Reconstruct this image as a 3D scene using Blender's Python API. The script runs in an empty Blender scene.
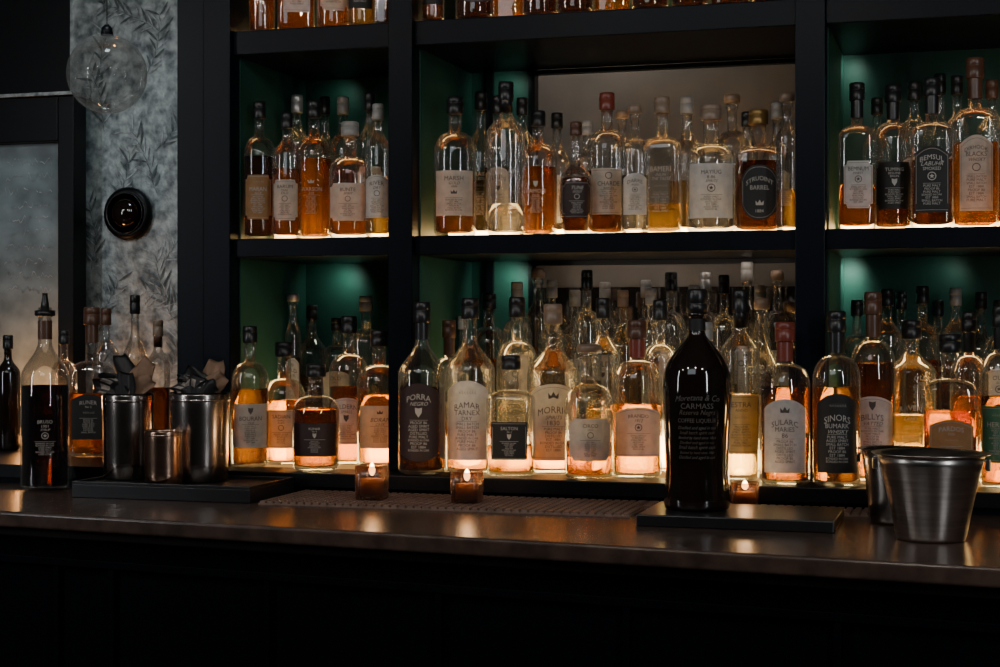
import bpy, math, random
from mathutils import Vector
random.seed(7)
F=1600.0; TH=math.atan(0.3); SN,CS=math.sin(TH),math.cos(TH); HZ=325.0; ZC=1.35
def dep(px,Y):
    s=(px-500)/F
    return Y/(CS+s*SN)
def WX(px,Y):
    s=(px-500)/F
    return dep(px,Y)*(-SN+s*CS)
def WZ(px,py,Y):
    return ZC-(py-HZ)/F*dep(px,Y)
COL=bpy.context.scene.collection
# ---------------------------------------------------------------- materials
def newmat(n):
    m=bpy.data.materials.new(n); m.use_nodes=True
    nt=m.node_tree; nt.nodes.clear()
    out=nt.nodes.new('ShaderNodeOutputMaterial')
    return m,nt,out
def pbr(n,col,rough=.5,metal=0,noise=0,nscale=20,bump=0,spec=.5,coat=0,col2=None,stretch=None):
    m,nt,out=newmat(n)
    b=nt.nodes.new('ShaderNodeBsdfPrincipled')
    b.inputs['Roughness'].default_value=rough
    b.inputs['Metallic'].default_value=metal
    b.inputs['Specular IOR Level'].default_value=spec
    b.inputs['Coat Weight'].default_value=coat
    tc=nt.nodes.new('ShaderNodeTexCoord'); mp=nt.nodes.new('ShaderNodeMapping')
    if stretch: mp.inputs['Scale'].default_value=stretch
    nt.links.new(tc.outputs['Object'],mp.inputs['Vector'])
    tx=nt.nodes.new('ShaderNodeTexNoise'); tx.inputs['Scale'].default_value=nscale; tx.inputs['Detail'].default_value=5
    nt.links.new(mp.outputs[0],tx.inputs['Vector'])
    c2=col2 or tuple(c*(1-noise) for c in col)
    rp=nt.nodes.new('ShaderNodeMapRange'); rp.inputs[1].default_value=.3; rp.inputs[2].default_value=.7
    nt.links.new(tx.outputs['Fac'],rp.inputs[0])
    mix=nt.nodes.new('ShaderNodeMix'); mix.data_type='RGBA'
    mix.inputs[6].default_value=(*col,1); mix.inputs[7].default_value=(*c2,1)
    nt.links.new(rp.outputs[0],mix.inputs[0]); nt.links.new(mix.outputs[2],b.inputs['Base Color'])
    if bump:
        bp=nt.nodes.new('ShaderNodeBump'); bp.inputs['Strength'].default_value=bump; bp.inputs['Distance'].default_value=.004
        nt.links.new(tx.outputs['Fac'],bp.inputs['Height']); nt.links.new(bp.outputs[0],b.inputs['Normal'])
    nt.links.new(b.outputs[0],out.inputs[0]); return m
def emis(n,col,st):
    m,nt,out=newmat(n); e=nt.nodes.new('ShaderNodeEmission')
    e.inputs[0].default_value=(*col,1); e.inputs[1].default_value=st
    nt.links.new(e.outputs[0],out.inputs[0]); return m
def glassmat(n,tint,edge,refl=1.0,milk=.034,milkc=(.9,.93,.92),rough=.02,ior=1.9,bumpy=.25,fs=1.0,inner=.55):
    m,nt,out=newmat(n)
    lw=nt.nodes.new('ShaderNodeLayerWeight'); lw.inputs[0].default_value=.35
    t=nt.nodes.new('ShaderNodeBsdfTransparent'); g=nt.nodes.new('ShaderNodeBsdfGlossy'); g.inputs['Roughness'].default_value=rough
    g.inputs[0].default_value=(refl,refl,refl,1)
    mixc=nt.nodes.new('ShaderNodeMix'); mixc.data_type='RGBA'
    mixc.inputs[6].default_value=(*tint,1); mixc.inputs[7].default_value=(*edge,1)
    pw=nt.nodes.new('ShaderNodeMath'); pw.operation='POWER'; pw.inputs[1].default_value=2.0
    nt.links.new(lw.outputs['Facing'],pw.inputs[0]); nt.links.new(pw.outputs[0],mixc.inputs[0])
    nt.links.new(mixc.outputs[2],t.inputs[0])
    fr=nt.nodes.new('ShaderNodeFresnel'); fr.inputs[0].default_value=ior
    ge=nt.nodes.new('ShaderNodeNewGeometry')
    bf=nt.nodes.new('ShaderNodeMath'); bf.operation='MULTIPLY_ADD'; bf.inputs[1].default_value=-(1-inner)*fs; bf.inputs[2].default_value=fs
    nt.links.new(ge.outputs['Backfacing'],bf.inputs[0])
    fm=nt.nodes.new('ShaderNodeMath'); fm.operation='MULTIPLY'
    nt.links.new(fr.outputs[0],fm.inputs[0]); nt.links.new(bf.outputs[0],fm.inputs[1])
    tc=nt.nodes.new('ShaderNodeTexCoord'); tx=nt.nodes.new('ShaderNodeTexNoise'); tx.inputs['Scale'].default_value=26; tx.inputs['Detail'].default_value=3
    nt.links.new(tc.outputs['Object'],tx.inputs['Vector'])
    bp=nt.nodes.new('ShaderNodeBump'); bp.inputs['Strength'].default_value=bumpy; bp.inputs['Distance'].default_value=.004
    nt.links.new(tx.outputs['Fac'],bp.inputs['Height']); nt.links.new(bp.outputs[0],g.inputs['Normal'])
    tr=nt.nodes.new('ShaderNodeBsdfTranslucent'); tr.inputs[0].default_value=(*milkc,1)
    df=nt.nodes.new('ShaderNodeBsdfDiffuse'); df.inputs[0].default_value=(*milkc,1)
    md=nt.nodes.new('ShaderNodeMixShader'); md.inputs[0].default_value=.5
    nt.links.new(tr.outputs[0],md.inputs[1]); nt.links.new(df.outputs[0],md.inputs[2])
    mf=nt.nodes.new('ShaderNodeMath'); mf.operation='MULTIPLY_ADD'; mf.inputs[1].default_value=milk*8; mf.inputs[2].default_value=milk*.3
    nt.links.new(pw.outputs[0],mf.inputs[0])
    m0=nt.nodes.new('ShaderNodeMixShader'); nt.links.new(mf.outputs[0],m0.inputs[0])
    nt.links.new(t.outputs[0],m0.inputs[1]); nt.links.new(md.outputs[0],m0.inputs[2])
    ms=nt.nodes.new('ShaderNodeMixShader'); nt.links.new(fm.outputs[0],ms.inputs[0])
    nt.links.new(m0.outputs[0],ms.inputs[1]); nt.links.new(g.outputs[0],ms.inputs[2])
    nt.links.new(ms.outputs[0],out.inputs[0]); return m
def liqmat(n,col,tcol,tr=.15):
    m,nt,out=newmat(n)
    r=nt.nodes.new('ShaderNodeBsdfRefraction'); r.inputs[0].default_value=(*col,1); r.inputs['IOR'].default_value=1.25; r.inputs['Roughness'].default_value=.06
    t=nt.nodes.new('ShaderNodeBsdfTranslucent')
    tp=nt.nodes.new('ShaderNodeBsdfTransparent'); tp.inputs[0].default_value=(*col,1)
    tc=nt.nodes.new('ShaderNodeTexCoord'); tx=nt.nodes.new('ShaderNodeTexNoise'); tx.inputs['Scale'].default_value=14
    nt.links.new(tc.outputs['Object'],tx.inputs['Vector'])
    mc=nt.nodes.new('ShaderNodeMix'); mc.data_type='RGBA'; mc.inputs[6].default_value=(*tcol,1); mc.inputs[7].default_value=(*[c*.6 for c in tcol],1)
    nt.links.new(tx.outputs['Fac'],mc.inputs[0]); nt.links.new(mc.outputs[2],t.inputs[0])
    m1=nt.nodes.new('ShaderNodeMixShader'); m1.inputs[0].default_value=.30
    nt.links.new(r.outputs[0],m1.inputs[1]); nt.links.new(tp.outputs[0],m1.inputs[2])
    ms=nt.nodes.new('ShaderNodeMixShader'); ms.inputs[0].default_value=tr
    nt.links.new(m1.outputs[0],ms.inputs[1]); nt.links.new(t.outputs[0],ms.inputs[2])
    nt.links.new(ms.outputs[0],out.inputs[0]); return m
def papermat(n,col,trans=.25):
    m,nt,out=newmat(n)
    b=nt.nodes.new('ShaderNodeBsdfPrincipled'); b.inputs['Roughness'].default_value=.6
    tc=nt.nodes.new('ShaderNodeTexCoord'); tx=nt.nodes.new('ShaderNodeTexNoise'); tx.inputs['Scale'].default_value=60; tx.inputs['Detail'].default_value=6
    nt.links.new(tc.outputs['Object'],tx.inputs['Vector'])
    mc=nt.nodes.new('ShaderNodeMix'); mc.data_type='RGBA'; mc.inputs[6].default_value=(*col,1); mc.inputs[7].default_value=(*[c*.5 for c in col],1)
    nt.links.new(tx.outputs['Fac'],mc.inputs[0]); nt.links.new(mc.outputs[2],b.inputs['Base Color'])
    t=nt.nodes.new('ShaderNodeBsdfTranslucent'); nt.links.new(mc.outputs[2],t.inputs[0])
    ms=nt.nodes.new('ShaderNodeMixShader'); ms.inputs[0].default_value=trans
    nt.links.new(b.outputs[0],ms.inputs[1]); nt.links.new(t.outputs[0],ms.inputs[2])
    nt.links.new(ms.outputs[0],out.inputs[0]); return m

M={}
M['navy']=pbr('navy_wood',(.003,.0055,.011),.38,noise=.4,nscale=8,bump=.1,stretch=(1,1,.2),spec=.12)
M['black']=pbr('black_paint',(.004,.005,.007),.4,noise=.4,nscale=10,spec=.25)
M['green']=pbr('green_paint',(.018,.076,.058),.5,noise=.45,nscale=6,bump=.05,spec=.3)
M['cream']=pbr('greige_plaster',(.30,.27,.24),.8,noise=.35,nscale=4,bump=.1)
M['wallmat']=pbr('charcoal_plaster',(.05,.055,.065),.8,noise=.3,nscale=3)
M['floor']=pbr('dark_floor',(.03,.024,.02),.4,noise=.4,nscale=6,stretch=(1,8,1))
M['silver']=pbr('etched_silver',(.45,.50,.50),.44,.25,nscale=38,bump=1.0,col2=(.07,.09,.10))
M['leaf']=pbr('etched_leaf',(.15,.18,.185),.5,.2,noise=.8,nscale=60)
M['leaflight']=pbr('leaf_highlight',(.50,.54,.55),.4,.3,noise=.8,nscale=60)
M['frost']=pbr('frosted_grey_panel',(.24,.31,.34),.5,0,nscale=12,col2=(.09,.12,.13))
M['mirror']=pbr('aged_mirror',(.60,.52,.46),.07,.95,noise=.35,nscale=5)
M['top']=pbr('dark_stone_top',(.090,.055,.042),.27,0,nscale=26,col2=(.038,.025,.020),bump=.06)
M['edge']=pbr('counter_edge',(.03,.02,.016),.4,0,noise=.5,nscale=20,spec=.3)
M['panel']=pbr('bar_panel',(.0022,.0028,.005),.6,noise=.3,nscale=6,spec=.06)
M['steel']=pbr('brushed_steel',(.70,.63,.58),.28,1,noise=.35,nscale=12,stretch=(1,1,14),bump=.05)
M['steeld']=pbr('dark_steel',(.54,.48,.44),.22,1,noise=.4,nscale=14)
M['copper']=pbr('copper_steel',(.66,.42,.30),.24,1,noise=.3,nscale=14,stretch=(1,1,10))
M['rubber']=pbr('rubber_mat',(.26,.17,.13),.36,0,noise=.4,nscale=40)
M['slate']=pbr('black_slate',(.012,.012,.014),.35,noise=.3,nscale=20,bump=.1)
M['napkin']=pbr('black_napkin',(.022,.021,.022),.5,noise=.4,nscale=30)
M['kraft']=pbr('kraft_paper',(.36,.22,.14),.8,noise=.4,nscale=30)
M['paleprint']=pbr('pale_paper',(.50,.42,.36),.8,noise=.8,nscale=90)
M['wax']=pbr('wax',(.7,.50,.34),.5,noise=.1)
M['wick']=pbr('wick',(.02,.02,.02),.8)
M['flame']=emis('flame',(1,.70,.32),24)
M['led']=emis('warm_led',(1,.64,.25),34.0)
M['ledm']=emis('warm_led_mid',(1,.62,.24),22.0)
M['plate']=emis('warm_underlight',(1,.50,.15),.55)
M['platem']=emis('warm_underlight_shelf',(1,.50,.15),.8)
M['ledl']=emis('warm_led_ledge',(1,.42,.13),3)
M['votive']=glassmat('votive_glass',(.62,.44,.32),(.34,.22,.15),milk=.06,milkc=(.6,.40,.28),rough=.2,fs=.6)
M['glass']=glassmat('clear_glass',(.98,.99,.985),(.34,.39,.38))
M['globe']=glassmat('smoked_globe',(.88,.87,.85),(.55,.55,.53),milk=.03,ior=1.45,bumpy=0,fs=.45)
M['dglass']=pbr('black_glass',(.013,.007,.005),.08,noise=.3,coat=.8)
M['lamber']=liqmat('amber_spirit',(.92,.57,.17),(.66,.34,.06))
M['ldark']=liqmat('dark_rum',(.54,.29,.085),(.30,.135,.03))
M['lpale']=liqmat('pale_spirit',(.97,.79,.44),(.76,.50,.17))
M['lclear']=liqmat('clear_spirit',(.99,.97,.91),(.66,.60,.50),.06)
M['lblack']=liqmat('coffee_spirit',(.09,.042,.025),(.05,.02,.01),.08)
PAP={'W':('white',(.80,.78,.74)),'C':('cream',(.76,.70,.58)),'K':('black',(.014,.013,.013)),'O':('orange-brown',(.48,.25,.09)),
     'B':('maroon',(.045,.02,.017)),'Y':('yellow',(.62,.47,.20)),'G':('green',(.07,.24,.14))}
for k,(a,c) in PAP.items(): M['p'+k]=papermat('label_paper_'+a.replace('-','_'),c,.08 if k in 'KB' else .28)
M['inkd']=pbr('dark_ink',(.08,.06,.05),.6); M['inkw']=pbr('pale_ink',(.44,.41,.37),.6); M['inkg']=pbr('gold_ink',(.35,.21,.09),.45); M['inkgrey']=pbr('grey_ink',(.10,.09,.082),.6); M['inkbronze']=pbr('bronze_ink',(.085,.068,.052),.6)
CAPS={'k':('black',(.016,.016,.017)),'r':('red',(.22,.045,.03)),'b':('brown',(.11,.05,.03)),'s':('silver',(.5,.5,.5)),'g':('gold',(.42,.26,.09)),'w':('wooden',(.30,.21,.15)),'c':('grey',(.34,.33,.31))}
for k,(a,c) in CAPS.items(): M['c'+k]=pbr('cap_'+a,c,.32,.6 if k in 'sg' else 0,noise=.3,nscale=40)

# ---------------------------------------------------------------- helpers
def link(o): COL.objects.link(o); return o
def mesh(name,verts,faces,mats,parent=None,loc=(0,0,0),smooth=False,fm=None):
    me=bpy.data.meshes.new(name); me.from_pydata([tuple(v) for v in verts],[],faces)
    for m in mats: me.materials.append(m)
    if smooth: me.polygons.foreach_set('use_smooth',[True]*len(me.polygons))
    if fm: me.polygons.foreach_set('material_index',fm)
    me.update()
    o=bpy.data.objects.new(name,me); link(o); o.location=loc
    if parent: o.parent=parent
    return o
def empty(name,loc=(0,0,0),label=None,cat=None,group=None,rz=0):
    o=bpy.data.objects.new(name,None); o.empty_display_size=.02; link(o); o.location=loc; o.rotation_euler=(0,0,rz)
    if label: o['label']=label
    if cat: o['category']=cat
    if group: o['group']=group
    return o
def tag(o,label,cat,group=None):
    o['label']=label; o['category']=cat
    if group: o['group']=group
    return o
def boxvf(x0,x1,y0,y1,z0,z1,b=0):
    V=[(x0,y0,z0),(x1,y0,z0),(x1,y1,z0),(x0,y1,z0),(x0,y0,z1),(x1,y0,z1),(x1,y1,z1),(x0,y1,z1)]
    Fc=[(0,3,2,1),(4,5,6,7),(0,1,5,4),(1,2,6,5),(2,3,7,6),(3,0,4,7)]
    return V,Fc
def multibox(name,boxes,mat,parent=None,loc=(0,0,0),bevel=0,mats=None,mi=None):
    V=[];Fc=[];fm=[]
    for i,b in enumerate(boxes):
        v,f=boxvf(*b); o=len(V); V+=v; Fc+=[tuple(a+o for a in q) for q in f]; fm+=[mi[i] if mi else 0]*6
    o=mesh(name,V,Fc,mats or [mat],parent,loc,fm=fm)
    if bevel:
        md=o.modifiers.new('bevel','BEVEL'); md.width=bevel; md.segments=2
    return o
def box(name,x0,x1,y0,y1,z0,z1,mat,parent=None,bevel=0,loc=(0,0,0)):
    return multibox(name,[(x0,x1,y0,y1,z0,z1)],mat,parent,loc,bevel)
def structure(o): o['kind']='structure'; return o
def lathe(name,prof,mat,parent=None,loc=(0,0,0),seg=28,n=2,dr=1,R=None,rn=0,smooth=True,close=True):
    V=[];Fc=[]
    R=R or max(r for z,r in prof)
    for z,r in prof:
        e=2
        if n>2 and R>rn:
            t=max(0,min(1,(r-rn)/(R-rn))); e=2+(n-2)*t*t
            d=1+(dr-1)*t
        else: d=dr if n>2 else 1
        for k in range(seg):
            a=2*math.pi*(k+.5)/seg; c,s=math.cos(a),math.sin(a)
            q=(abs(c)**e+abs(s/d)**e)**(-1/e)*r
            V.append((q*c,q*s,z))
    for i in range(len(prof)-1):
        for k in range(seg):
            k2=(k+1)%seg
            Fc.append((i*seg+k,i*seg+k2,(i+1)*seg+k2,(i+1)*seg+k))
    if close:
        if prof[0][1]>0: Fc.append(tuple(reversed(range(seg))))
        if prof[-1][1]>0: Fc.append(tuple(range((len(prof)-1)*seg,len(prof)*seg)))
    return mesh(name,V,Fc,[mat],parent,loc,smooth)
_tc={}
def textmesh(s):
    if s in _tc: return _tc[s]
    cu=bpy.data.curves.new('t','FONT'); cu.body=s; cu.size=1; cu.resolution_u=2; cu.align_x='CENTER'
    ob=bpy.data.objects.new('t',cu); link(ob)
    dg=bpy.context.evaluated_depsgraph_get(); dg.update()
    me=bpy.data.meshes.new_from_object(ob.evaluated_get(dg))
    V=[(v.co.x,v.co.y) for v in me.vertices]; Fc=[tuple(p.vertices) for p in me.polygons]
    bpy.data.objects.remove(ob); bpy.data.curves.remove(cu); bpy.data.meshes.remove(me)
    xs=[v[0] for v in V]; cx=(min(xs)+max(xs))/2; w=max(xs)-min(xs)
    V=[(x-cx,y) for x,y in V]
    _tc[s]=(V,Fc,w); return _tc[s]

# ---------------------------------------------------------------- bottles
SH={ # hb, hs, neck ratio, n, depth ratio, word
 'std':(.60,.745,.31,2,1,'round'),'sq':(.62,.71,.32,5,.8,'square'),'tall':(.67,.80,.32,2,1,'tall'),
 'long':(.48,.66,.28,2,1,'long-necked'),'sqt':(.52,.64,.28,5,.75,'flat-sided'),'wine':(.58,.77,.28,2,1,'sloping-shouldered'),
 'squat':(.54,.70,.33,2,1,'squat'),'bulb':(.50,.66,.28,2,1,'bulbous')}
def profile(H,R,shape):
    hb,hs,nr,n,dr,_=SH[shape]; rn=max(R*nr,.0095); P=[(0,R*.80),(.002,R*.9),(.007,R*.98),(.014,R)]
    if shape=='bulb':
        P=[(0,R*.6),(.003,R*.68)]
        for i in range(1,13):
            t=i/12; P.append((.003+t*hb*H, R*(.72+.28*math.sin(math.pi*min(1,t*.72+.0)**.8))))
        r1=P[-1][1]
    elif shape=='wine':
        P.append((hb*H*.6,R)); P.append((hb*H,R*.99)); r1=R*.99
    elif shape=='long':
        P=[(0,R*.78),(.002,R*.86),(.008,R*.92),(hb*H*.5,R*.97),(hb*H,R)]; r1=R
    else:
        P.append((hb*H*.5,R)); P.append((hb*H,R)); r1=R
    for i in range(1,9):
        t=i/8
        if shape in('sq','sqt','std','squat'):
            f=math.cos(t*math.pi/2)**.8 if t<1 else 0
            zz=hb*H+(hs-hb)*H*(.75*math.sin(t*math.pi/2)+.25*t)
        else:
            f=(1+math.cos(t*math.pi))/2; zz=hb*H+(hs-hb)*H*t
        P.append((zz,rn+(r1-rn)*f))
    P+=[(.82*H,rn*.96),(.895*H,rn*.96),(.90*H,rn*1.18),(.925*H,rn*1.18),(.93*H,rn),(.945*H,rn)]
    return P,rn,n,dr,hb
def rad(P,z):
    for (z0,r0),(z1,r1) in zip(P,P[1:]):
        if z0<=z<=z1 and z1>z0: return r0+(r1-r0)*(z-z0)/(z1-z0)
    return P[-1][1]
FILL=['SMALL BATCH','BONDED IN OAK','AGED SPIRIT','PROOF 86','EST 1884','DISTILLED','PURE MALT']
def make_bottle(x,y,z,H,R,shape,liq,fill,lab,lines,cap,group,rz=0,lz=(.13,.50),foil=None,extra=None,pourer=False):
    P,rn,n,dr,hb=profile(H,R,shape)
    ln={'lamber':'amber','ldark':'brown','lpale':'golden','lclear':'colourless','lblack':'dark',None:'dark'}[liq]
    lt={'P':'white print','-':'no label'}.get(lab) or (PAP[lab][0]+' label')
    gl='black glass' if liq is None else 'clear glass'
    root=empty('liquor_bottle',(x,y,z),extra or f"{SH[shape][5]} {gl} bottle with {ln} spirit, {lt}, {CAPS[cap][0]} cap",'bottle',group,rz)
    lathe('glass_body',P,M['glass'] if liq else M['dglass'],root,n=n,dr=dr,R=R,rn=rn,seg=32 if n==2 else 40)
    if liq:
        zt=fill*H; LP=[(.008,R*.70)]+[(.012,rad(P,.012)*.91)]+[(zz,rr*.94) for zz,rr in P if .015<zz<zt-.002]+[(zt,rad(P,zt)*.94)]
        lathe('liquid',LP,M[liq],root,n=n,dr=dr,R=R*.94,rn=rn,seg=24 if n==2 else 32)
    ch=.88*H; cr=rn*1.28
    if cap in 'wsg' and random.random()<.6:
        CP=[(.935*H,rn*1.25),(.937*H,rn*1.5),(.975*H,rn*1.55),(.993*H,rn*1.4),(H,rn*.9)]
    else:
        CP=[(ch,cr*.97),(ch+.001,cr),(.95*H,cr),(.952*H,cr*.95),(.955*H,cr),(.992*H,cr*.98),(H,cr*.85)]
    if not pourer: lathe('stopper',CP,M['c'+cap],root,seg=20)
    else:
        lathe('pour_spout',[(.90*H,rn*1.05),(.902*H,rn*1.5),(.93*H,rn*1.5),(.932*H,rn*.7),(.97*H,rn*.55),(H*1.0,rn*.4),(H*1.02,rn*.38)],M['ck'],root,seg=20)
    if foil:
        z0=max(SH[shape][1]*H+.004,.76*H)
        lathe('neck_foil',[(z0,rad(P,z0)+.0009),(.80*H,rad(P,.80*H)+.0009),(.87*H,rn+.0006),(.878*H,rn+.0004)],M['c'+foil],root,seg=20,close=False)
    if lab!='-':
        z0,z1=lz[0]*H,lz[1]*H; z1=min(z1,hb*H-.004)
        def surf(t,zz,off):
            r=rad(P,zz)+off
            if n==2:
                a=t/R; return (r*math.sin(a),-r*math.cos(a),zz)
            u=min(.985,abs(t)/r); return (t,-(r*dr)*(1-u**n)**(1/n)-off*.6,zz)
        hw=R*(1.02 if n==2 else .82)*random.uniform(.86,1.03 if n==2 else 1.0); tw=hw*(.62 if n==2 else .74)
        V=[];Fc=[];fm=[]
        hh=z1-z0; arch=bool(lines) and lines[0].startswith('^')
        var=4 if arch else random.choice([0,0,1,1,2,3])
        def topz(t):
            u=min(1,abs(t)/hw)
            if var==4: return (z0+z1)/2+hh*.5*math.sqrt(max(0,1-(u*.92)**2.6))
            if var in(1,2): return z1-hh*.13*u*u
            if var==3: return z1-(hh*.09 if u>.80 else 0)
            return z1
        def botz(t):
            u=min(1,abs(t)/hw)
            if var==4: return (z0+z1)/2-hh*.5*math.sqrt(max(0,1-(u*.92)**2.6))
            if var==2: return z0+hh*.10*u*u
            if var==3: return z0+(hh*.09 if u>.80 else 0)
            return z0
        def patch(a0,a1,b0,b1,off,mi,na=12,nb=2):
            o=len(V)
            for j in range(nb+1):
                for i in range(na+1):
                    V.append(surf(a0+(a1-a0)*i/na,b0+(b1-b0)*j/nb,off))
            for j in range(nb):
                for i in range(na):
                    k=o+j*(na+1)+i; Fc.append((k,k+1,k+na+2,k+na+1)); fm.append(mi)
        def shaped(off,mi,s0,s1,na=24,nb=6):
            o=len(V)
            for j in range(nb+1):
                for i in range(na+1):
                    t=-hw+2*hw*i/na; lo,hi=botz(t),topz(t)
                    V.append(surf(t*s0,lo+(hi-lo)*(s1+(1-2*s1)*j/nb),off))
            for j in range(nb):
                for i in range(na):
                    k=o+j*(na+1)+i; Fc.append((k,k+1,k+na+2,k+na+1)); fm.append(mi)
        paper=lab!='P'; e=.0014; lw=.0006
        if paper:
            shaped(.0008,0,1,0)
            if random.random()<.7 or arch:
                for s1 in(.035,.955):
                    o=len(V); na=24
                    for i in range(na+1):
                        t=-hw+2*hw*i/na; lo,hi=botz(t),topz(t); zz=lo+(hi-lo)*s1
                        V.append(surf(t*.93,zz,e)); V.append(surf(t*.93,zz+lw,e))
                    for i in range(na): Fc.append((o+2*i,o+2*i+2,o+2*i+3,o+2*i+1)); fm.append(1)
                q=.13 if not arch else .30
                for a in (-hw*.93,hw*.93-lw): patch(a,a+lw,z0+hh*q,z1-hh*q,e,1,1,4)
        zc=z1-hh*(.12 if not arch else .22)
        def txt(s,lh,wmax,arc=0,mi=1,shear=0):
            nonlocal zc
            tv,tf,w=textmesh(s)
            sx=min(2*wmax/w, lh*1.35); sy=min(lh*1.4,max(sx*1.15,lh*.8)); zb=zc-sy*.72
            o=len(V)
            for (a,b) in tv:
                aa=a*sx+b*sy*shear; bb=zb+b*sy
                if arc: bb+=arc*(1-(aa/tw)**2)-arc*.8
                V.append(surf(aa,min(max(bb,.004),hb*H),e))
            Fc.extend([tuple(q+o for q in f) for f in tf]); fm.extend([mi]*len(tf))
            zc=zb-lh*.26
        def emblem(ez,er,kind):
            o=len(V)
            if kind==0 or kind==3:
                K=16
                for k in range(K):
                    a=2*math.pi*k/K
                    V.append(surf(er*math.cos(a),ez+er*math.sin(a),e)); V.append(surf(er*.8*math.cos(a),ez+er*.8*math.sin(a),e))
                for k in range(K):
                    a=o+2*k;b=o+2*((k+1)%K); Fc.append((a,b,b+1,a+1)); fm.append(1)
                if kind==3:
                    o=len(V)
                    for k in range(10):
                        a=2*math.pi*k/10+math.pi/2; q=er*(.62 if k%2==0 else .27); V.append(surf(q*math.cos(a),ez+q*math.sin(a),e))
                    Fc.append(tuple(range(o,o+10))); fm.append(1)
            elif kind==1:
                pts=[(-1,1),(0,.8),(1,1),(.9,-.1),(0,-1.1),(-.9,-.1)]
                for a,b in pts: V.append(surf(a*er*.75,ez+b*er,e))
                Fc.append(tuple(range(o,o+6))); fm.append(1)
            elif kind==2:
                pts=[(-1,-.6),(1,-.6),(1.1,.7),(.5,0),(0,.95),(-.5,0),(-1.1,.7)]
                for a,b in pts: V.append(surf(a*er*.85,ez+b*er*.8,e))
                Fc.append(tuple(range(o,o+7))); fm.append(1)
            else:
                for k in range(7):
                    x0=(k-3)*er*.5; o=len(V)
                    for a,b in((x0,ez),(x0+er*.3,ez+er*.5),(x0+er*.1,ez+er*.05),(x0+er*.35,ez-er*.4)): V.append(surf(a,b,e))
                    Fc.append((o,o+1,o+2,o+3)); fm.append(1)
        kind=random.randrange(5); first=random.random()<.35
        if arch:
            txt(lines[0][1:],hh*.14,tw*1.0,arc=hh*.10); zc-=hh*.03
            for s in lines[1:]: txt(s,hh*.09,tw*.7)
            emblem(z0+hh*.30,hh*.08,2); zc=z0+hh*.19; txt('1884',hh*.06,tw*.4)
        elif lines:
            er=min(hh*.075,tw*.35); big=random.choice([.075,.09,.10]); sh=random.choice([0,0,.3])
            if first: emblem(zc-er*.5,er,kind); zc-=er*2.1
            ar=hh*.05 if var in(1,2) else 0; zc-=ar*.4
            txt(lines[0],hh*big,tw*.95,arc=ar,shear=0 if ar else sh)
            for s in lines[1:]: txt(s,hh*random.choice([.05,.065]),tw*random.uniform(.65,.9),shear=random.choice([0,.35]))
            if not first and zc-z0>er*4: zc-=er*.9; emblem(zc-er*.3,er,kind); zc-=er*2.0
            patch(-tw*.7,tw*.7,zc,zc+lw,e,1,8,1); zc-=lw*3
            while zc-z0>hh*.14:
                txt(random.choice(FILL),hh*.036,tw*.8)
        ink=M['inkw'] if lab in 'PKBG' else M['inkd']
        if lab=='O': ink=M['inkw']
        mesh('label',V,Fc,[M['p'+lab] if paper else M['inkw'],ink,M['inkg']],root,fm=fm)
    return root

# ------------------------------------------------ shelf geometry parameters
YF,YB=3.12,3.50; Yp=3.105
P0=(WX(203,Yp),WX(230,Yp)); P1=(WX(388,Yp),WX(412,Yp)); P2=(WX(795,Yp),WX(825,Yp)); P3=(.55,.60)
POSTS=[P0,P1,P2,P3]
PLACED=[]
def put(level,cx,top,w,Y,shape,liq,fill,lab,lines,cap,lz=(.13,.50),foil=None,ymax=3.47,ymin=3.06):
    z0,grp=level; w=w*1.09
    sqf=1.10 if SH[shape][3]>2 else 1
    best=None
    for dx in (0,1.5,-1.5,3,-3,5,-5):
        for d in [0,.01,-.01,.02,-.02,.03,-.03,.04,-.04,.05,-.05,.06,-.06,.07,-.07,.08,.09,.10,.11,.12]:
            yy=Y+d; px=cx+dx
            R=w/2*dep(px,yy)/F; X=WX(px,yy); r=R*sqf
            m=min([math.hypot(X-a,yy-b)-r-c for a,b,c,l in PLACED if l==z0] or [1])
            m=min(m,ymax-yy-r,yy-r-ymin)
            if yy+r>Yp-.001:
                for a,b in POSTS: m=min(m, max(a-.001-(X+r),(X-r)-b-.004))
            sc=m-abs(dx)*.0004
            if best is None or sc>best[0]: best=(sc,m,yy,X,R,r)
            if m>.001: break
        if m>.001: best=(9,m,yy,X,R,r); break
    _,m,yy,X,R,r=best
    if m<.001:
        R=max(R+(m-.001)/sqf,R*.33); r=R*sqf
    PLACED.append((X,yy,r,z0))
    H=max(.12,WZ(cx,top,yy)-z0)
    rz=math.atan2(X,yy)*-.85+random.uniform(-.12,.12)
    return make_bottle(X,yy,z0,H,R,shape,liq,fill,lab,lines,cap,grp,rz,lz,foil)

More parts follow.
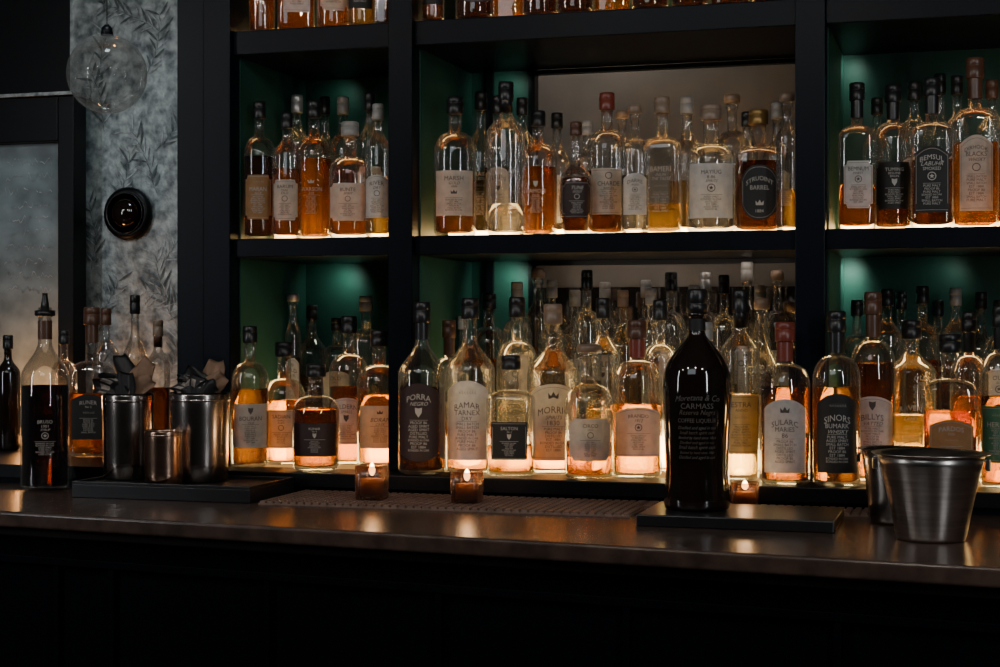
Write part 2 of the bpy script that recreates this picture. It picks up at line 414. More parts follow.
ZB=ZC-.30; ZM=ZC+.185; ZT=ZC+.63; ZK=ZC-.34; ZR=ZB+.075
LM=(ZM,'bottles on the middle shelf'); LB=(ZB,'bottles along the back counter')
LR=(ZR,'bottles on the raised step'); LT=(ZT,'bottles on the top shelf')
A,D,Pl,Cl='lamber','ldark','lpale','lclear'
f=3.175
mid=[
(258,102,29,'std',D,.60,'O',['MARAN','No 8'],'k'),(287,113,27,'tall',A,.55,'C',['BARUM','TARK','OLD'],'k'),(314,101,34,'std',A,.58,'P',['WARSON','RYE'],'k'),
(350,122,39,'squat',A,.42,'C',['BUNTE','SPIRIT'],'c'),(378,104,24,'tall',Pl,.45,'W',['RIVER','DRY'],'c'),
(455,97,39,'std',A,.40,'C',['MARSH','GOLD','1884'],'k'),(506,82,35,'tall',Cl,.20,'P',['NURAIN','RESERVE','MALT'],'k'),(538,111,35,'std',A,.55,'P',['RAMON','OLD'],'k'),
(576,122,31,'bulb',D,.5,'B',['TUNE','GOLD'],'b'),(607,93,36,'std',D,.45,'C',['CHARDE','BARUN'],'r'),(635,105,26,'std',Cl,.45,'W',['DARRE','AGED'],'w'),
(662,97,36,'sq',Pl,.22,'P',['BAMERI','INUN','THE TASTE'],'w'),(711,105,45,'squat',Cl,.30,'W',['MAYIUG','8.86','SPIRITS'],'w'),(757,110,44,'sq',D,.58,'K',['^STRUOINT','BARREL'],'g'),
(787,93,20,'tall',Pl,.3,'P',['DRY','INN'],'w'),
(857,83,34,'sq',A,.30,'W',['BEMNUM','FINEST'],'k'),(893,85,36,'std',D,.40,'K',['TUMING','BESUINE','BAUN'],'k'),(932,78,38,'sq',D,.45,'K',['BEMSUL','LABUHR','SMOKED'],'k'),
(975,58,40,'sq',A,.50,'C',['DIRHOOK','BLACKS','WHISKY'],'b'),(1020,70,40,'sq',A,.5,'W',['NORTE'],'k')]
for t in mid:
    lz=(.10,.54) if t[0] in(662,711,757,932,975) else (.14,.46)
    put(LM,t[0],t[1],t[2],f,*t[3:],lz=lz,foil='k' if t[0] in(506,857,893,932) else ('b' if t[0]==975 else None),ymax=3.298,ymin=3.122)
midb=[(271,97,27,'k'),(297,95,27,'s'),(325,97,26,'k'),(343,97,28,'c'),(370,93,26,'k'),(481,92,32,'k'),(497,96,24,'k'),(522,98,26,'k'),(557,113,30,'k'),(587,121,25,'c'),
(622,110,25,'w'),(687,97,34,'c'),(732,94,32,'w'),(747,112,20,'k'),(777,103,27,'c'),(877,98,26,'k'),(914,82,29,'k'),(940,74,22,'k'),(957,76,22,'k'),(992,80,28,'b')]
for i,(cx,tp,w,c) in enumerate(midb):
    put(LM,cx,tp,w,3.39,['std','tall','wine'][i%3],[A,Cl,Pl][i%3],[.5,.35,.4][i%3],['W','P','C','-'][i%4],['RAIN','SOL'],c,ymin=3.310,ymax=3.487)
tops=[(262,24,A,'-'),(296,34,A,'W'),(333,30,A,'C'),(361,26,Pl,'K'),(382,14,D,'-'),(428,28,A,'K'),(475,36,D,'K'),(508,30,A,'-'),(540,32,D,'C'),(575,34,D,'B'),(612,34,A,'K'),(650,34,D,'-'),(690,34,D,'C'),(730,36,D,'B'),(770,34,D,'B')]
for i,(cx,w,l,lb) in enumerate(tops):
    put(LT,cx,22-125,w,3.175,['std','sq','tall'][i%3],l,.55,lb,['MORAN','OLD'],'k',ymin=3.122,ymax=3.298)
low=[
(422,302,44,3.055,'wine',D,.50,'B',['PORRA','NEGRO'],'k','k'),(785,322,52,3.05,'std',D,.60,'W',['SULARC','MARIES','86'],'r','r'),(835,311,44,3.055,'std',A,.56,'K',['SINORS','BUMARK','WHISKY'],'k','k'),
(316,364,43,3.07,'squat',D,.58,'B',['KUNAR','No 4'],'k',None),(379,330,41,3.07,'std',A,.52,'C',['BORAN','CASK'],'k',None),
(511,355,44,3.07,'sq',A,.25,'K',['SALTON','No 2'],'k',None),(589,344,45,3.06,'squat',A,.26,'W',['CIRCO','OLD'],'w',None),(950,334,49,3.06,'sq',D,.50,'O',['PARDOS','OLD'],'k',None),
(250,326,34,3.16,'std',A,.55,'C',['BOURAN','OLD'],'k',None),(284,342,39,3.12,'squat',A,.52,'C',['SADIAN','BARU','AGED'],'k',None),
(349,316,37,3.17,'std',D,.52,'W',['ALDERN','SMALL'],'k',None),
(470,298,46,3.10,'wine',A,.26,'W',['RAMAR','TARNEX','DRY'],'k',None),(449,320,32,3.21,'std',D,.5,'C',['VALE'],'b','b'),
(517,297,38,3.25,'std',Cl,.4,'P',['BOREAL'],'k',None),(553,304,48,3.11,'wine',A,.26,'C',['MORRIG','SPIRITS','1830'],'w',None),
(603,298,32,3.25,'tall',Pl,.35,'P',['LUNEA'],'k',None),(637,320,46,3.10,'std',A,.46,'C',['BRANDO','1912'],'b','r'),
(660,300,34,3.25,'std',Cl,.3,'P',['ORMAN'],'k',None),(705,322,34,3.15,'tall',Pl,.4,'W',['NORDEN'],'c',None),(740,290,36,3.13,'tall',Pl,.45,'Y',['ESTRA','ANNO'],'k','k'),(762,298,34,3.25,'wine',Cl,.3,'W',['MIRA'],'w',None),
(873,292,41,3.17,'std',D,.62,'W',['BILLYS','VATTED'],'b','b'),(910,320,44,3.11,'tall',Pl,.4,'P',['RAVEN','NURSA','LAND'],'k',None),
(969,312,34,3.22,'std',A,.5,'P',['SUREN'],'k','k'),(1000,306,36,3.11,'std',D,.5,'G',['HERBAL'],'k','k')]
for (cx,tp,w,Y,sh,l,fi,lb,ln,cp,fo) in low:
    lz=(.08,.53) if cx in(422,470,553,785,835,910) else (.14,.45)
    put(LB,cx,tp,w,Y,sh,l,fi,lb,ln,cp,lz,fo,ymax=3.338,ymin=3.001)
lowb=[(266,300,28,'k'),(288,293,30,'s'),(312,305,30,'k'),(337,318,28,'k'),(361,296,32,'c'),(436,322,28,'k'),(458,316,26,'c'),(489,293,34,'k'),(512,282,28,'c'),(533,268,30,'w'),(552,280,26,'c'),
(570,290,26,'c'),(587,270,27,'k'),(605,282,26,'c'),(623,290,28,'w'),(641,280,26,'c'),(671,272,29,'k'),(656,288,20,'c'),(689,285,22,'c'),(706,272,26,'s'),(724,275,26,'k'),(742,262,28,'c'),(760,285,23,'c'),(777,270,25,'w'),
(852,300,28,'k'),(882,289,30,'k'),(901,292,24,'k'),(921,286,30,'k'),(938,300,21,'k'),(954,288,26,'c'),(976,292,30,'k'),(1000,300,30,'k')]
for i,(cx,tp,w,c) in enumerate(lowb):
    put(LR,cx,tp,w,3.42,['std','tall','wine','std'][i%4],[Cl,A,Pl,A][i%4],[.3,.5,.4,.5][i%4],['-','W','P','C','-'][i%5],['OLD','SOL'],c,ymin=3.354,ymax=3.486)
LL=(ZB,'bottles along the back counter')
put(LL,92,307,42,3.24,'sqt',A,.42,'K',['RUNER','No 3'],'b',(.12,.42),'b')
put(LL,106,308,24,3.38,'tall',A,.5,'-',[],'b')
put(LL,135,295,24,3.34,'wine',Pl,.3,'-',[],'k')
put(LL,158,320,22,3.30,'tall',D,.5,'-',[],'w',(.1,.4),'b')
put(LL,207,318,36,3.055,'wine',D,.5,'G',['VERDE'],'k',(.3,.54),'k')
put(LL,64,330,24,3.40,'std',Pl,.5,'-',[],'k')
put(LL,8,335,22,3.34,'tall',None,.6,'-',[],'k')

# ---------------------------------------------------------------- room
structure(box('floor',-3.4,1.9,-2.1,4.1,-.05,0,M['floor']))
structure(box('ceiling',-3.4,1.9,-2.1,4.1,2.85,2.9,M['wallmat']))
structure(box('wall_back',-3.3,1.8,3.86,3.96,0,2.85,M['cream']))
structure(box('wall_left',-3.4,-3.3,-2.1,4.0,0,2.85,M['wallmat']))
structure(box('wall_right',1.8,1.9,-2.1,4.0,0,2.85,M['wallmat']))
structure(box('wall_front',-3.4,1.9,-2.2,-2.1,0,2.85,M['wallmat']))
# ---------------------------------------------------------------- shelf unit
unit=empty('shelving_unit',(0,3.3,ZB),'dark navy wooden back bar shelving with green lit recesses','shelf')
def ub(name,x0,x1,y0,y1,z0,z1,m,bev=0.0):
    return box(name,x0,x1,y0-3.3,y1-3.3,z0-ZB,z1-ZB,m,unit,bev)
UT=2.75
for p in POSTS: ub('upright',p[0],p[1],Yp,YB+.02,ZB,UT,M['navy'],.002)
for p in POSTS[:3]:
    for a,b in((ZR+.0,ZM-.041),(ZM+.001,ZT-.053)): ub('side_panel',p[1]+.0002,p[1]+.003,YF+.03,YB,a,b,M['green'])
bays=[(P0[1]+.0035,P1[0]),(P1[1]+.0035,P2[0]),(P2[1]+.0035,P3[0])]
for i,(a,b) in enumerate(bays):
    a0=a-.0035
    ub('shelf_board',a0,b,YF,YB,ZM-.04,ZM-.0006,M['navy'],.002)
    ub('shelf_board',a0,b,YF,YB,ZT-.052,ZT-.0006,M['navy'],.002)
    ub('shelf_board',a0,b,YF,YB,2.48,2.52,M['navy'])
    if i!=1: ub('back_panel',a0,b,YB,YB+.02,ZB,UT,M['green'])
xo0=WX(536,YB); a,b=bays[1]
ub('back_panel',a-.0035,xo0-.015,YB,YB+.02,ZB,UT,M['green'])
ub('back_panel',xo0,b,YB,YB+.02,ZT-.04,UT,M['green'])
ub('mirror_panel',xo0,b,YB,YB+.01,ZB,ZM-.101,M['mirror'])
ub('pale_back_panel',xo0,b,YB-.003,YB+.01,ZM-.10,ZM-.051,M['cream'])
multibox('opening_frame',[(xo0-.015,xo0,YB-.012-3.3,YB+.02-3.3,0,UT-ZB),(xo0,b,YB-.005-3.3,YB+.02-3.3,ZM-.05-ZB,ZM+.012-ZB),(xo0,b,YB-.005-3.3,YB+.02-3.3,ZT-.062-ZB,ZT-.053-ZB),(b-.02,b,YB-.012-3.3,YB+.02-3.3,ZM-ZB,ZT-.062-ZB)],M['black'],unit)
xg=WX(491,YB); ub('vertical_batten',xg-.008,xg+.008,YB-.012,YB,ZB,ZT-.052,M['black'])
for i,(a,b) in enumerate(bays):
    ub('display_step',a+.001,b-.001,3.352,YB-.012,ZB,ZR-.001,M['black'])
    ub('light_strip',a+.01,b-.01,3.343,3.352,ZB+.004,ZR-.014,M['led'])
    ub('light_strip',a+.01,b-.01,3.300,3.308,ZM+.0005,ZM+.018,M['ledm'])
    ub('light_strip',a+.01,b-.01,3.300,3.308,ZT+.0005,ZT+.014,M['ledm'])
    ub('light_panel',a+.01,b-.01,3.160,3.299,ZM-.0006,ZM-.0002,M['platem'])
    ub('light_panel',a+.01,b-.01,3.160,3.299,ZT-.0006,ZT-.0002,M['platem'])
    ub('light_panel',a+.01,b-.01,3.105,3.340,ZB-.0005,ZB-.0001,M['plate'])
def light(kind,name,loc,energy,col,size=.1,rot=None,target=None,spot=None,blend=.6,sy=None):
    l=bpy.data.lights.new(name,kind); l.energy=energy; l.color=col
    if kind=='AREA':
        l.size=size
        if sy: l.shape='RECTANGLE'; l.size_y=sy
    else: l.shadow_soft_size=size
    if kind=='SPOT': l.spot_size=spot; l.spot_blend=blend
    o=bpy.data.objects.new(name,l); link(o); o.location=loc
    if target is not None: o.rotation_euler=(Vector(target)-Vector(loc)).to_track_quat('-Z','Y').to_euler()
    return o
GREENL=(.78,1,.86)
def down(px,zs,e,y=3.45):
    X=WX(px,y)
    light('SPOT','green_wash',(X,y,zs-.018),e,GREENL,.02,target=(X-.05,y+.06,zs-.08),spot=math.radians(130),blend=1)
for px,e in((254,1.15),(345,.12),(443,1.1),(515,.2)): down(px,ZT-.052,e)
down(856,ZT-.052,.32)
for px,e in((256,.9),(348,.45),(446,.9),(517,.6),(854,.9),(960,.12)): down(px,ZM-.04,e)
light('AREA','pale_panel_fill',(WX(670,3.42),3.42,ZM-.05),.07,(1,.85,.72),.5,target=(WX(670,3.42),3.50,ZM-.12),sy=.02)  # added unseen strip that brightens the pale panel and back bottles
# back counter
YC=3.0
bc=empty('back_counter',(0,YC,0),'dark back counter carrying the liquor display','counter')
box('worktop',-3.28,1.5,0,.50,ZB-.03,ZB-.0005,M['black'],bc,.002)
box('cabinet_body',-3.28,1.5,.012,.50,0,ZB-.0305,M['navy'],bc)
xp0,xp1=WX(177,3.12),P0[0]-.002
structure(box('trim_1',xp0,xp1,3.12,3.50,ZB,2.85,M['navy'],bevel=.002))
# ---------------------------------------------------------------- silver wall
YW=3.62
xs0=WX(70,YW); xs1=xp0+.12
V,Fc=boxvf(xs0,xs1,YW,YW+.03,ZB,2.85); V=list(V);Fc=list(Fc);fm=[0]*6
def leaf(cx,cz,ang,L,W,mi):
    o=len(V); K=7; up=[];dn=[]
    for i in range(K+1):
        t=i/K; w=W*math.sin(math.pi*t)**.8*(1-.3*t)
        bx=L*t; bend=.12*L*t*t
        for sgn,lst in((1,up),(-1,dn)):
            lx,ly=bx,bend+sgn*w
            V.append((cx+lx*math.cos(ang)-ly*math.sin(ang),YW-.0015-.0005*mi,cz+lx*math.sin(ang)+ly*math.cos(ang))); lst.append(len(V)-1)
    for i in range(K):
        Fc.append((up[i],up[i+1],dn[i+1],dn[i])); fm.append(mi)
random.seed(3)
for sp in range(36):
    bx=xs0+.02+(xs1-xs0-.06)*((sp%4)+.5)/4+random.uniform(-.05,.05); bz=ZB+.12+(sp//4)*.16+random.uniform(-.05,.05)
    ang=math.pi/2+random.uniform(-1.1,1.1); x,z=bx,bz
    for s in range(8):
        x+=.022*math.cos(ang); z+=.022*math.sin(ang); ang+=random.uniform(-.10,.18)
        leaf(x-.022*math.cos(ang),z-.022*math.sin(ang),ang,.026,.0010,1)
        for sg in(1,-1):
            mi=1 if random.random()<.35 else 2
            leaf(x,z,ang+sg*random.uniform(.6,.95),random.uniform(.032,.06),.0038 if mi==1 else .0019,mi)
        if not xs0+.04<x<xs1-.04: break
V=[(min(max(v[0],xs0),xs1),v[1],min(v[2],2.85)) for v in V]
structure(mesh('wall_silver',V,Fc,[M['silver'],M['leaf'],M['leaflight']],fm=fm))
structure(box('trim_2',-3.29,xs0-.002,3.64,3.68,ZB,2.85,M['black']))
xf1=WX(78,3.55); xf0=-3.1
pan=tag(empty('framed_mirror',(xf0,3.55,ZB)),'dark wooden framed mirror panel with pale scribbled writing','mirror')
zt1=WZ(60,97,3.55); zt2=WZ(60,142,3.55)
multibox('frame',[(WX(62,3.55)-xf0,xf1-xf0,-.02,.04,0,zt1-ZB),(0,WX(62,3.55)-xf0,-.02,.04,zt2-ZB,zt1-ZB)],M['black'],pan,bevel=.003)
box('top_molding',0,xf1-xf0,-.03,.04,zt1-ZB+.001,zt1-ZB+.009,M['leaflight'],pan)
V,Fc=boxvf(0,WX(62,3.55)-xf0-.001,.01,.03,0,zt2-ZB-.001); V=list(V);Fc=list(Fc);fm=[0]*6
for r in range(10):
    z=zt2-ZB-.05-r*.036; x=WX(2,3.55)-xf0+random.uniform(0,.03)
    xe=WX(58,3.55)-xf0-.02
    pts=[]
    while x<xe:
        pts.append((x,z+random.uniform(-.011,.011))); x+=random.uniform(.003,.007)
    for (a,b_),(c,d) in zip(pts,pts[1:]):
        if random.random()<.15: continue
        o=len(V); V+= [(a,.0085,b_),(c,.0085,d),(c,.0085,d+.0028),(a,.0085,b_+.0028)]; Fc.append((o,o+1,o+2,o+3)); fm.append(1)
mesh('mirror_panel',V,Fc,[M['frost'],M['leaflight']],pan,fm=fm)
X,Z=WX(124,YW-.03),WZ(124,213,YW-.03)
ws=tag(empty('wall_sconce',(X,YW-.004,Z)),'round black metal wall fixture with glossy dome on silver wall','wall lamp')
ws.rotation_euler=(math.pi/2,0,0)
lathe('backplate',[(0,.066),(.010,.067),(.018,.062),(.022,.050),(.014,.045)],M['black'],ws,seg=40)
lathe('glass_dome',[(.012,.042),(.024,.038),(.034,.029),(.040,.016),(.042,.001)],M['dglass'],ws,seg=32)
lathe('rim',[(.0235,.052),(.026,.052),(.027,.050),(.0235,.049)],M['slate'],ws,seg=40)
X,Z=WX(107,3.3),WZ(107,74,3.3)
gp=tag(empty('pendant_lamp',(X,3.3,Z)),'unlit smoky glass globe pendant on thin cord','lamp')
R=.092
lathe('globe_shade',[((-R*math.cos(a)),max(.001,R*math.sin(a))) for a in [math.pi*i/32 for i in range(31)]],M['globe'],gp,seg=48,close=False)
lathe('socket',[(R*.96,.010),(R*.97,.015),(R*1.15,.013),(R*1.25,.005)],M['black'],gp,seg=20)
lathe('cord',[(R*1.24,.0010),(2.85-Z,.0010)],M['steeld'],gp,seg=8)
ls=tag(empty('ledge_light',(-2.9,3.478,ZB)),'warm glowing light strip along the back counter ledge','light')
box('diffuser',0,xp0+2.9-.02,0,.012,0,.022,M['ledl'],ls)

# ---------------------------------------------------------------- bar counter
d0=.34*F/(511-HZ); d1=.34*F/(568-HZ)
def onray(px,d):
    s=(px-500)/F; return d*(-SN+s*CS), d*(CS+s*SN)
ax,ay=onray(0,d0); bx,by=onray(1000,d1); sl=(by-ay)/(bx-ax)
fy=lambda x: ay+(x-ax)*sl
XL,XR=-3.25,1.4
bar=empty('bar_counter',(0,2.6,0),'long dark polished bar counter with navy panelled front','counter')
def prism(name,x0,x1,off0,yb,z0,z1,mat,bev=0):
    V=[(x0,fy(x0)+off0-2.6,z0),(x1,fy(x1)+off0-2.6,z0),(x1,(fy(x1)+yb if yb<1 else yb)-2.6,z0),(x0,(fy(x0)+yb if yb<1 else yb)-2.6,z0)]
    V+=[(a,b,z1) for a,b,c in V]
    o=mesh(name,V,[(0,3,2,1),(4,5,6,7),(0,1,5,4),(1,2,6,5),(2,3,7,6),(3,0,4,7)],[mat],bar)
    if bev: m=o.modifiers.new('b','BEVEL'); m.width=bev; m.segments=4
    return o
prism('countertop',XL,XR,0,YC-.004,ZK-.030,ZK,M['top'],.006)
prism('edge_molding',XL,XR,.030,.06,ZK-.050,ZK-.031,M['edge'],.004)
prism('front_panel',XL,XR,.05,.25,.12,ZK-.051,M['panel'])
prism('plinth',XL,XR,.09,.25,0,.12,M['black'])
xs=[onray(px,2.6)[0] for px in(-60,18,225,433,640,850,1060)]
for x in xs: prism('batten',x-.006,x+.006,.040,.0495,.30,ZK-.10,M['panel'],.002)
prism('rail',XL,XR,.038,.0495,ZK-.10,ZK-.085,M['panel'],.002)

def barmat(px0,px1,y0,y1):
    xa,xb=WX(px0,y0),WX(px1,y0)
    B=[(xa,xb,y0,y1,ZK+.0002,ZK+.003)]
    nx=int((xb-xa)/.0155); ny=int((y1-y0)/.0155)
    for i in range(nx):
        for j in range(ny):
            cx=xa+(i+.5)*(xb-xa)/nx; cy=y0+(j+.5)*(y1-y0)/ny
            B.append((cx-.0052,cx+.0052,cy-.0052,cy+.0052,ZK+.003,ZK+.007))
    B=[(a-xa,b-xa,c-y0,d-y0,e-ZK,g-ZK) for a,b,c,d,e,g in B]
    return tag(multibox('bar_mat',B,M['rubber'],loc=(xa,y0,ZK)),'dark brown rubber bar mat with raised grid','bar mat','rubber bar mats')
barmat(258,630,2.77,2.99); barmat(634,878,2.895,2.99)
xa,xb=WX(636,2.655),WX(834,2.655)
br=tag(box('serving_board',0,xb-xa,0,.21,0.0005,.020,M['slate'],bevel=.002),'black slate board under the large dark bottle','tray'); br.location=(xa,2.655,ZK)
def bigbottle():
    yy=2.765; X=WX(697,yy); H=WZ(697,289,yy)-(ZK+.0205); R=34.5*dep(697,yy)/F
    z=ZK+.0205
    root=empty('liquor_bottle',(X,yy,z),'large black glass bottle with bulbous shoulders and faint lettering','bottle',None,-math.atan2(X,yy))
    rn=R*.235
    P=[(0,R*.86),(.003,R*.94),(.010,R*.96),(.022,R*.955),(.05,R*.92),(.12*H+.02,R*.90),(.24*H,R*.915),(.34*H,R*.945),(.44*H,R*.98),(.50*H,R*.999),(.55*H,R),(.585*H,R*.98)]
    for i in range(1,13):
        t=i/12; P.append((.585*H+.215*H*(.38*math.sin(t*math.pi/2)+.62*t),rn+(R*.98-rn)*(math.cos(t*math.pi/2)**1.6 if t<1 else 0)))
    P+=[(.83*H,rn*.97),(.87*H,rn*.97),(.875*H,rn*1.15),(.89*H,rn*1.15),(.895*H,rn)]
    lathe('glass_body',P,M['dglass'],root,seg=56)
    lathe('stopper',[(.891*H,rn*1.1),(.893*H,rn*1.28),(.93*H,rn*1.28),(.932*H,rn*1.2),(.936*H,rn*1.28),(.992*H,rn*1.25),(H,rn*1.05)],M['ck'],root,seg=28)
    lathe('neck_foil',[(.81*H,rad(P,.81*H)+.001),(.83*H,rn*.97+.001),(.865*H,rn*.97+.001)],M['pK'],root,seg=28,close=False)
    V=[];Fc=[];fm=[]
    def surf(t,zz,off):
        r=rad(P,zz)+off; a=t/R; return(r*math.sin(a),-r*math.cos(a),zz)
    def txt(s,zb,sx,mi,k2=1.15,arc=0,sh=0):
        tv,tf,w=textmesh(s); k=sx/w; o=len(V)
        for a,b_ in tv: V.append(surf(a*k+b_*k*sh,zb*H+b_*k*k2-arc*(a*k/(sx/2))**2,.0012))
        Fc.extend([tuple(q+o for q in f_) for f_ in tf]); fm.extend([mi]*len(tf))
    txt('Moretana & Co',.50,R*1.3,1,arc=.003,sh=.35); txt('CARMASS',.462,R*.95,1,1.0); txt('Reserva Negra',.435,R*1.05,2,sh=.35); txt('COFFEE LIQUEUR',.40,R*1.15,1)
    for q in range(7): txt(['Distilled and aged in oak','Small batch spirit cask','Bottled by hand since 1864'][q%3],.37-.022*q,R*(1.15-.08*(q%2)),[1,2][q%2],sh=.35)
    mesh('label',V,Fc,[M['pK'],M['inkgrey'],M['inkbronze']],root,fm=fm)
bigbottle()
def candle(px,Y,hpx,wpx,zb):
    X=WX(px,Y); s=dep(px,Y)/F; h=hpx*s; r=wpx/2*s
    c=tag(empty('votive_candle',(X,Y,zb)),'lit votive candle in small squarish brown glass','candle','votive candles')
    lathe('glass_cup',[(0,r*.90),(.002,r*.97),(h*.5,r*.99),(h,r),(h,r*.92),(h*.5,r*.90),(.006,r*.88),(.006,.001)],M['votive'],c,seg=32,n=6,R=r,rn=0,close=False)
    lathe('wax',[(.0065,r*.80),(h*.60,r*.82),(h*.61,r*.3)],M['wax'],c,seg=24)
    lathe('wick',[(h*.61,.0012),(h*.72,.001)],M['wick'],c,seg=8)
    lathe('flame',[(h*.69,.0015),(h*.76,.0050),(h*.86,.0064),(h*.97,.0042),(h*1.08,.0006)],M['flame'],c,seg=14)
    light('POINT','candle_light',(X,Y,zb+h*1.25),.13,(1,.58,.28),.012)
candle(372,2.86,34,29,ZK+.0072); candle(467,2.86,31,29,ZK+.0072); candle(745,2.945,24,26,ZK+.0072)
def bucket(px,Y,wt,wb,ytop,mat,lab):
    X=WX(px,Y); s=dep(px,Y)/F; h=WZ(px,ytop,Y)-ZK; rt=wt/2*s; rb=wb/2*s
    c=tag(empty('ice_bucket',(X,Y,ZK)),lab,'bucket','metal buckets on the bar')
    t=lambda u:rb+(rt-rb)*u**1.15
    lathe('pail',[(.0005,rb*.9),(.001,rb*.97),(.006,rb)]+[(h*u,t(u)) for u in(.1,.3,.5,.7,.85,.87)]+[(h*.98,t(.98)),(h*.98,t(.98)-.003),(h*.5,t(.5)-.003),(.008,rb-.004),(.007,.001)],M[mat],c,seg=48,close=False)
    lathe('rolled_rim',[(h*.975,t(1)-.001),(h*.978,t(1)+.006),(h*.993,t(1)+.009),(h,t(1)+.004),(h*.985,t(1)-.003)],M[mat],c,seg=48,close=False)
    for k in(1,-1):
        ex=t(.9)+.006
        multibox('handle_bracket',[(k*ex-.004,k*ex+.004,-.010,.010,h*.80,h*.93)],M[mat],c,bevel=.002)
    return c
bucket(931,2.625,106,68,452,'steel','brushed steel tapered ice bucket with wide rolled rim'); bucket(897,2.83,70,54,448,'steeld','dark steel tapered ice bucket behind another')
yt=2.78; TT=.026
xa,xb=WX(72,yt),WX(250,yt)
tr=tag(multibox('service_tray',[(0,xb-xa,0,.205,0.0005,TT),(0,xb-xa,0,.006,TT,TT+.006),(0,xb-xa,.199,.205,TT,TT+.006),(0,.006,.006,.199,TT,TT+.006),(xb-xa-.006,xb-xa,.006,.199,TT,TT+.006)],M['slate'],bevel=.001),'black raised tray holding steel bar tins','tray'); tr.location=(xa,yt,ZK)
zt=ZK+TT+.0005
def tin(px,Y,w,ytop,mat,lab,nm='cocktail_tin',tap=.94):
    X=WX(px,Y); s=dep(px,Y)/F; h=WZ(px,ytop,Y)-zt; r=w/2*s
    c=tag(empty(nm,(X,Y,zt)),lab,'bar tin','steel tins on the tray')
    lathe('cup',[(0,r*tap*.92),(.003,r*tap)]+[(h*u,r*(tap+(1-tap)*u)) for u in(.2,.4,.6,.8,.97)]+[(h,r*.985),(h*.97,r*.95),(h*.2,r*tap*.93),(.006,.001)],M[mat],c,seg=40,close=False)
    lathe('band',[(h*.90,r*.985+.0007),(h*.905,r*.99+.0015),(h*.925,r*.99+.0015),(h*.93,r*.99+.0007)],M[mat],c,seg=40,close=False)
    return c,X,h,r
YT=2.915
c1=tin(128,YT,51,393,'steeld','steel bar tin filled with black napkins')
c2=tin(200,YT,60,392,'steeld','wide steel bar tin filled with folded napkins')
c3=tin(164,2.828,39,430,'copper','small brushed copper-toned steel jigger cup','jigger_cup',.97)
def napkins(c,Y,mats,lab,slips,seed):
    rr=random.Random(seed)
    _,X,h,r=c
    V=[];Fc=[];fm=[]
    for (ox,oy,w,L,lean,curl,mi) in slips:
        K=14; Q=10; o=len(V); ph=rr.uniform(0,6); ph2=rr.uniform(0,6)
        for j in range(K+1):
            t=j/K; ln=lean*(.5+.6*t); cl,sl_=math.cos(ln),math.sin(ln)
            for q in range(Q+1):
                sx=-1+2*q/Q
                u=-.03+(L+.03)*t*(1-.16*abs(sx)**3*t)+.004*math.sin(4*sx+ph)*t
                wr=w*(.85+.25*t)*(1-.25*max(0,t-.75)*4*abs(sx))
                a=sx*wr; fold=.0045*math.sin(sx*4.5+ph+t*2.5)*(.3+t)+.002*math.sin(sx*9+ph2+t*6)
                bow=curl*t*t*.025
                x=a*cl+u*sl_; z=u*cl-a*sl_*.75+.0015*math.sin(7*t+ph2+sx*3)
                for dd in(-.0008,.0008):
                    V.append((ox+x,oy+fold-bow+dd,h+z))
        n2=2*(Q+1)
        for j in range(K):
            for q in range(Q):
                b0=o+j*n2+q*2; b1=b0+n2
                m_=mi
                if mi==3: m_=2 if 9<=j<=11 and q%3!=2 else 0
                Fc.append((b0,b0+2,b1+2,b1)); Fc.append((b0+1,b1+1,b1+3,b0+3)); fm+=[m_,m_]
            for q in(0,2*Q):
                b0=o+j*n2+q; Fc.append((b0,b0+n2,b0+n2+1,b0+1)); fm.append(0)
        for j in(0,K):
            for q in range(Q):
                b0=o+j*n2+q*2; Fc.append((b0,b0+1,b0+3,b0+2)); fm.append(0)
    VV=[]
    for x,y,z in V:
        if z<h:
            d=math.hypot(x,y); lim=r*.84
            if d>lim: x,y=x*lim/d,y*lim/d
        VV.append((x,y,z))
    tag(mesh('napkin_bundle',VV,Fc,mats,loc=(X,Y,zt),fm=fm,smooth=True),lab,'napkins')
mm=[M['napkin'],M['kraft'],M['paleprint']]
napkins(c1,YT,mm,'bundle of folded black and tan napkins in a tin',[(-.008,.014,.028,.060,-.9,1,0),(0,.022,.026,.085,-.35,0,0),(.014,.002,.026,.078,.40,0,1),(.014,-.010,.024,.058,.95,0,1),(-.012,-.008,.026,.052,-1.05,1,3),(.0,-.016,.026,.045,.15,0,0)],1)
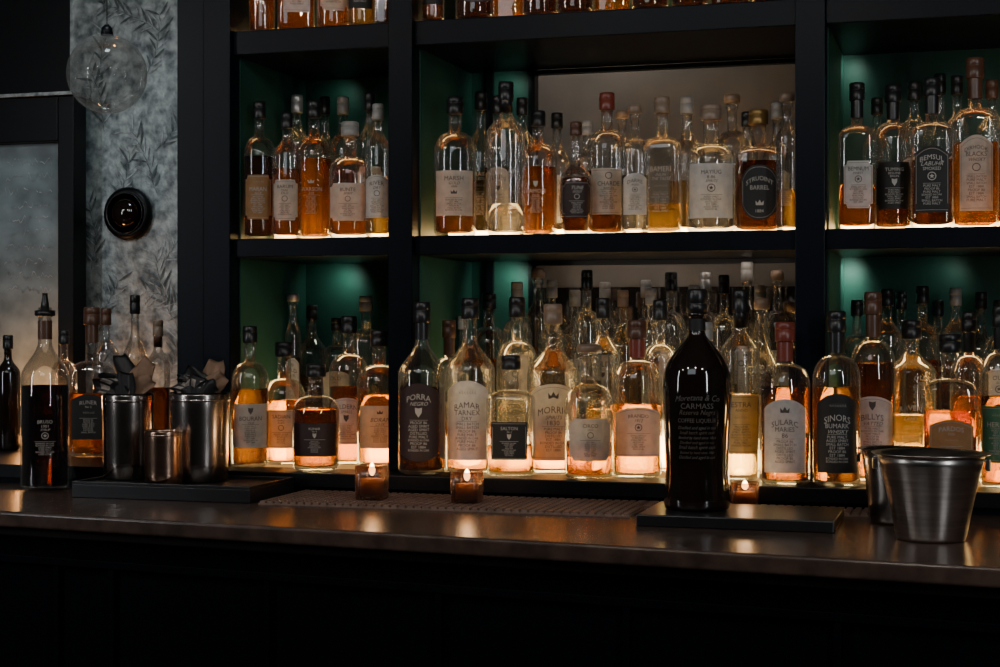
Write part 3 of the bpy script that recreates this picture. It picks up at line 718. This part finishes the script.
napkins(c2,YT,mm,'bundle of dark folded napkins in a steel tin',[(-.014,.014,.026,.052,-1.0,0,3),(-.006,.010,.030,.055,-.5,0,0),(.010,.024,.026,.068,.25,0,1),(.014,.004,.026,.052,.75,0,1),(-.016,-.012,.024,.040,-1.1,0,3),(0,-.018,.028,.035,.1,0,3),(.016,-.020,.024,.035,.9,0,0)],2)
Y=2.90; X=WX(45,Y)
make_bottle(X,Y,ZK,WZ(45,297,Y)-ZK,24*dep(45,Y)/F,'wine','lblack',.54,'P',['BRUSO','1901','SYRUP'],'k',None,-math.atan2(X,Y),(.16,.40),'b','slim glass bottle of dark liqueur with pour spout',True)

# ---------------------------------------------------------------- lights
light('AREA','cool_fill',(-.9,.6,2.75),8.0,(.84,.93,1),1.2,target=(-.9,3.3,1.3))
for i,x in enumerate((-2.5,-1.8,-1.1,-.4,.3)):
    light('AREA','glint_light',(x,1.5,2.35),1.8,(1,.90,.78),.07,target=(x,3.2,1.3))  # row of small unseen lamps added to put glints on the bottles
light('AREA','reflection_strip',(1.2,1.0,1.9),11,(.88,.94,1),.08,sy=1.3,target=(-.3,3.2,1.4))  # unseen strip lamps added at both sides for reflections on the glass
light('AREA','reflection_strip',(-2.9,1.2,1.9),8,(.90,.95,1),.08,sy=1.3,target=(-1.2,3.2,1.4))
light('SPOT','wall_wash',(WX(115,2.9),2.9,2.7),16,(.78,.94,1),.1,target=(WX(112,3.6),3.6,1.42),spot=math.radians(42))
light('POINT','ledge_glow',(WX(22,3.44),3.44,ZB+.12),2.6,(1,.42,.14),.03)
light('AREA','passage_light',(WX(600,3.7),3.70,2.35),1.6,(1,.93,.85),.2,target=(WX(590,3.86),3.86,1.9))
w=bpy.data.worlds.new('world'); bpy.context.scene.world=w; w.use_nodes=True
bg=w.node_tree.nodes.get('Background') or w.node_tree.nodes.new('ShaderNodeBackground')
bg.inputs[0].default_value=(.02,.03,.04,1); bg.inputs[1].default_value=.3
cam=bpy.data.cameras.new('camera'); co=bpy.data.objects.new('camera',cam); link(co)
co.location=(0,0,ZC); co.rotation_euler=(math.pi/2,0,TH); cam.sensor_width=36; cam.lens=F*36/1000; cam.shift_y=-8.5/1000
cam.clip_start=.05
bpy.context.scene.camera=co
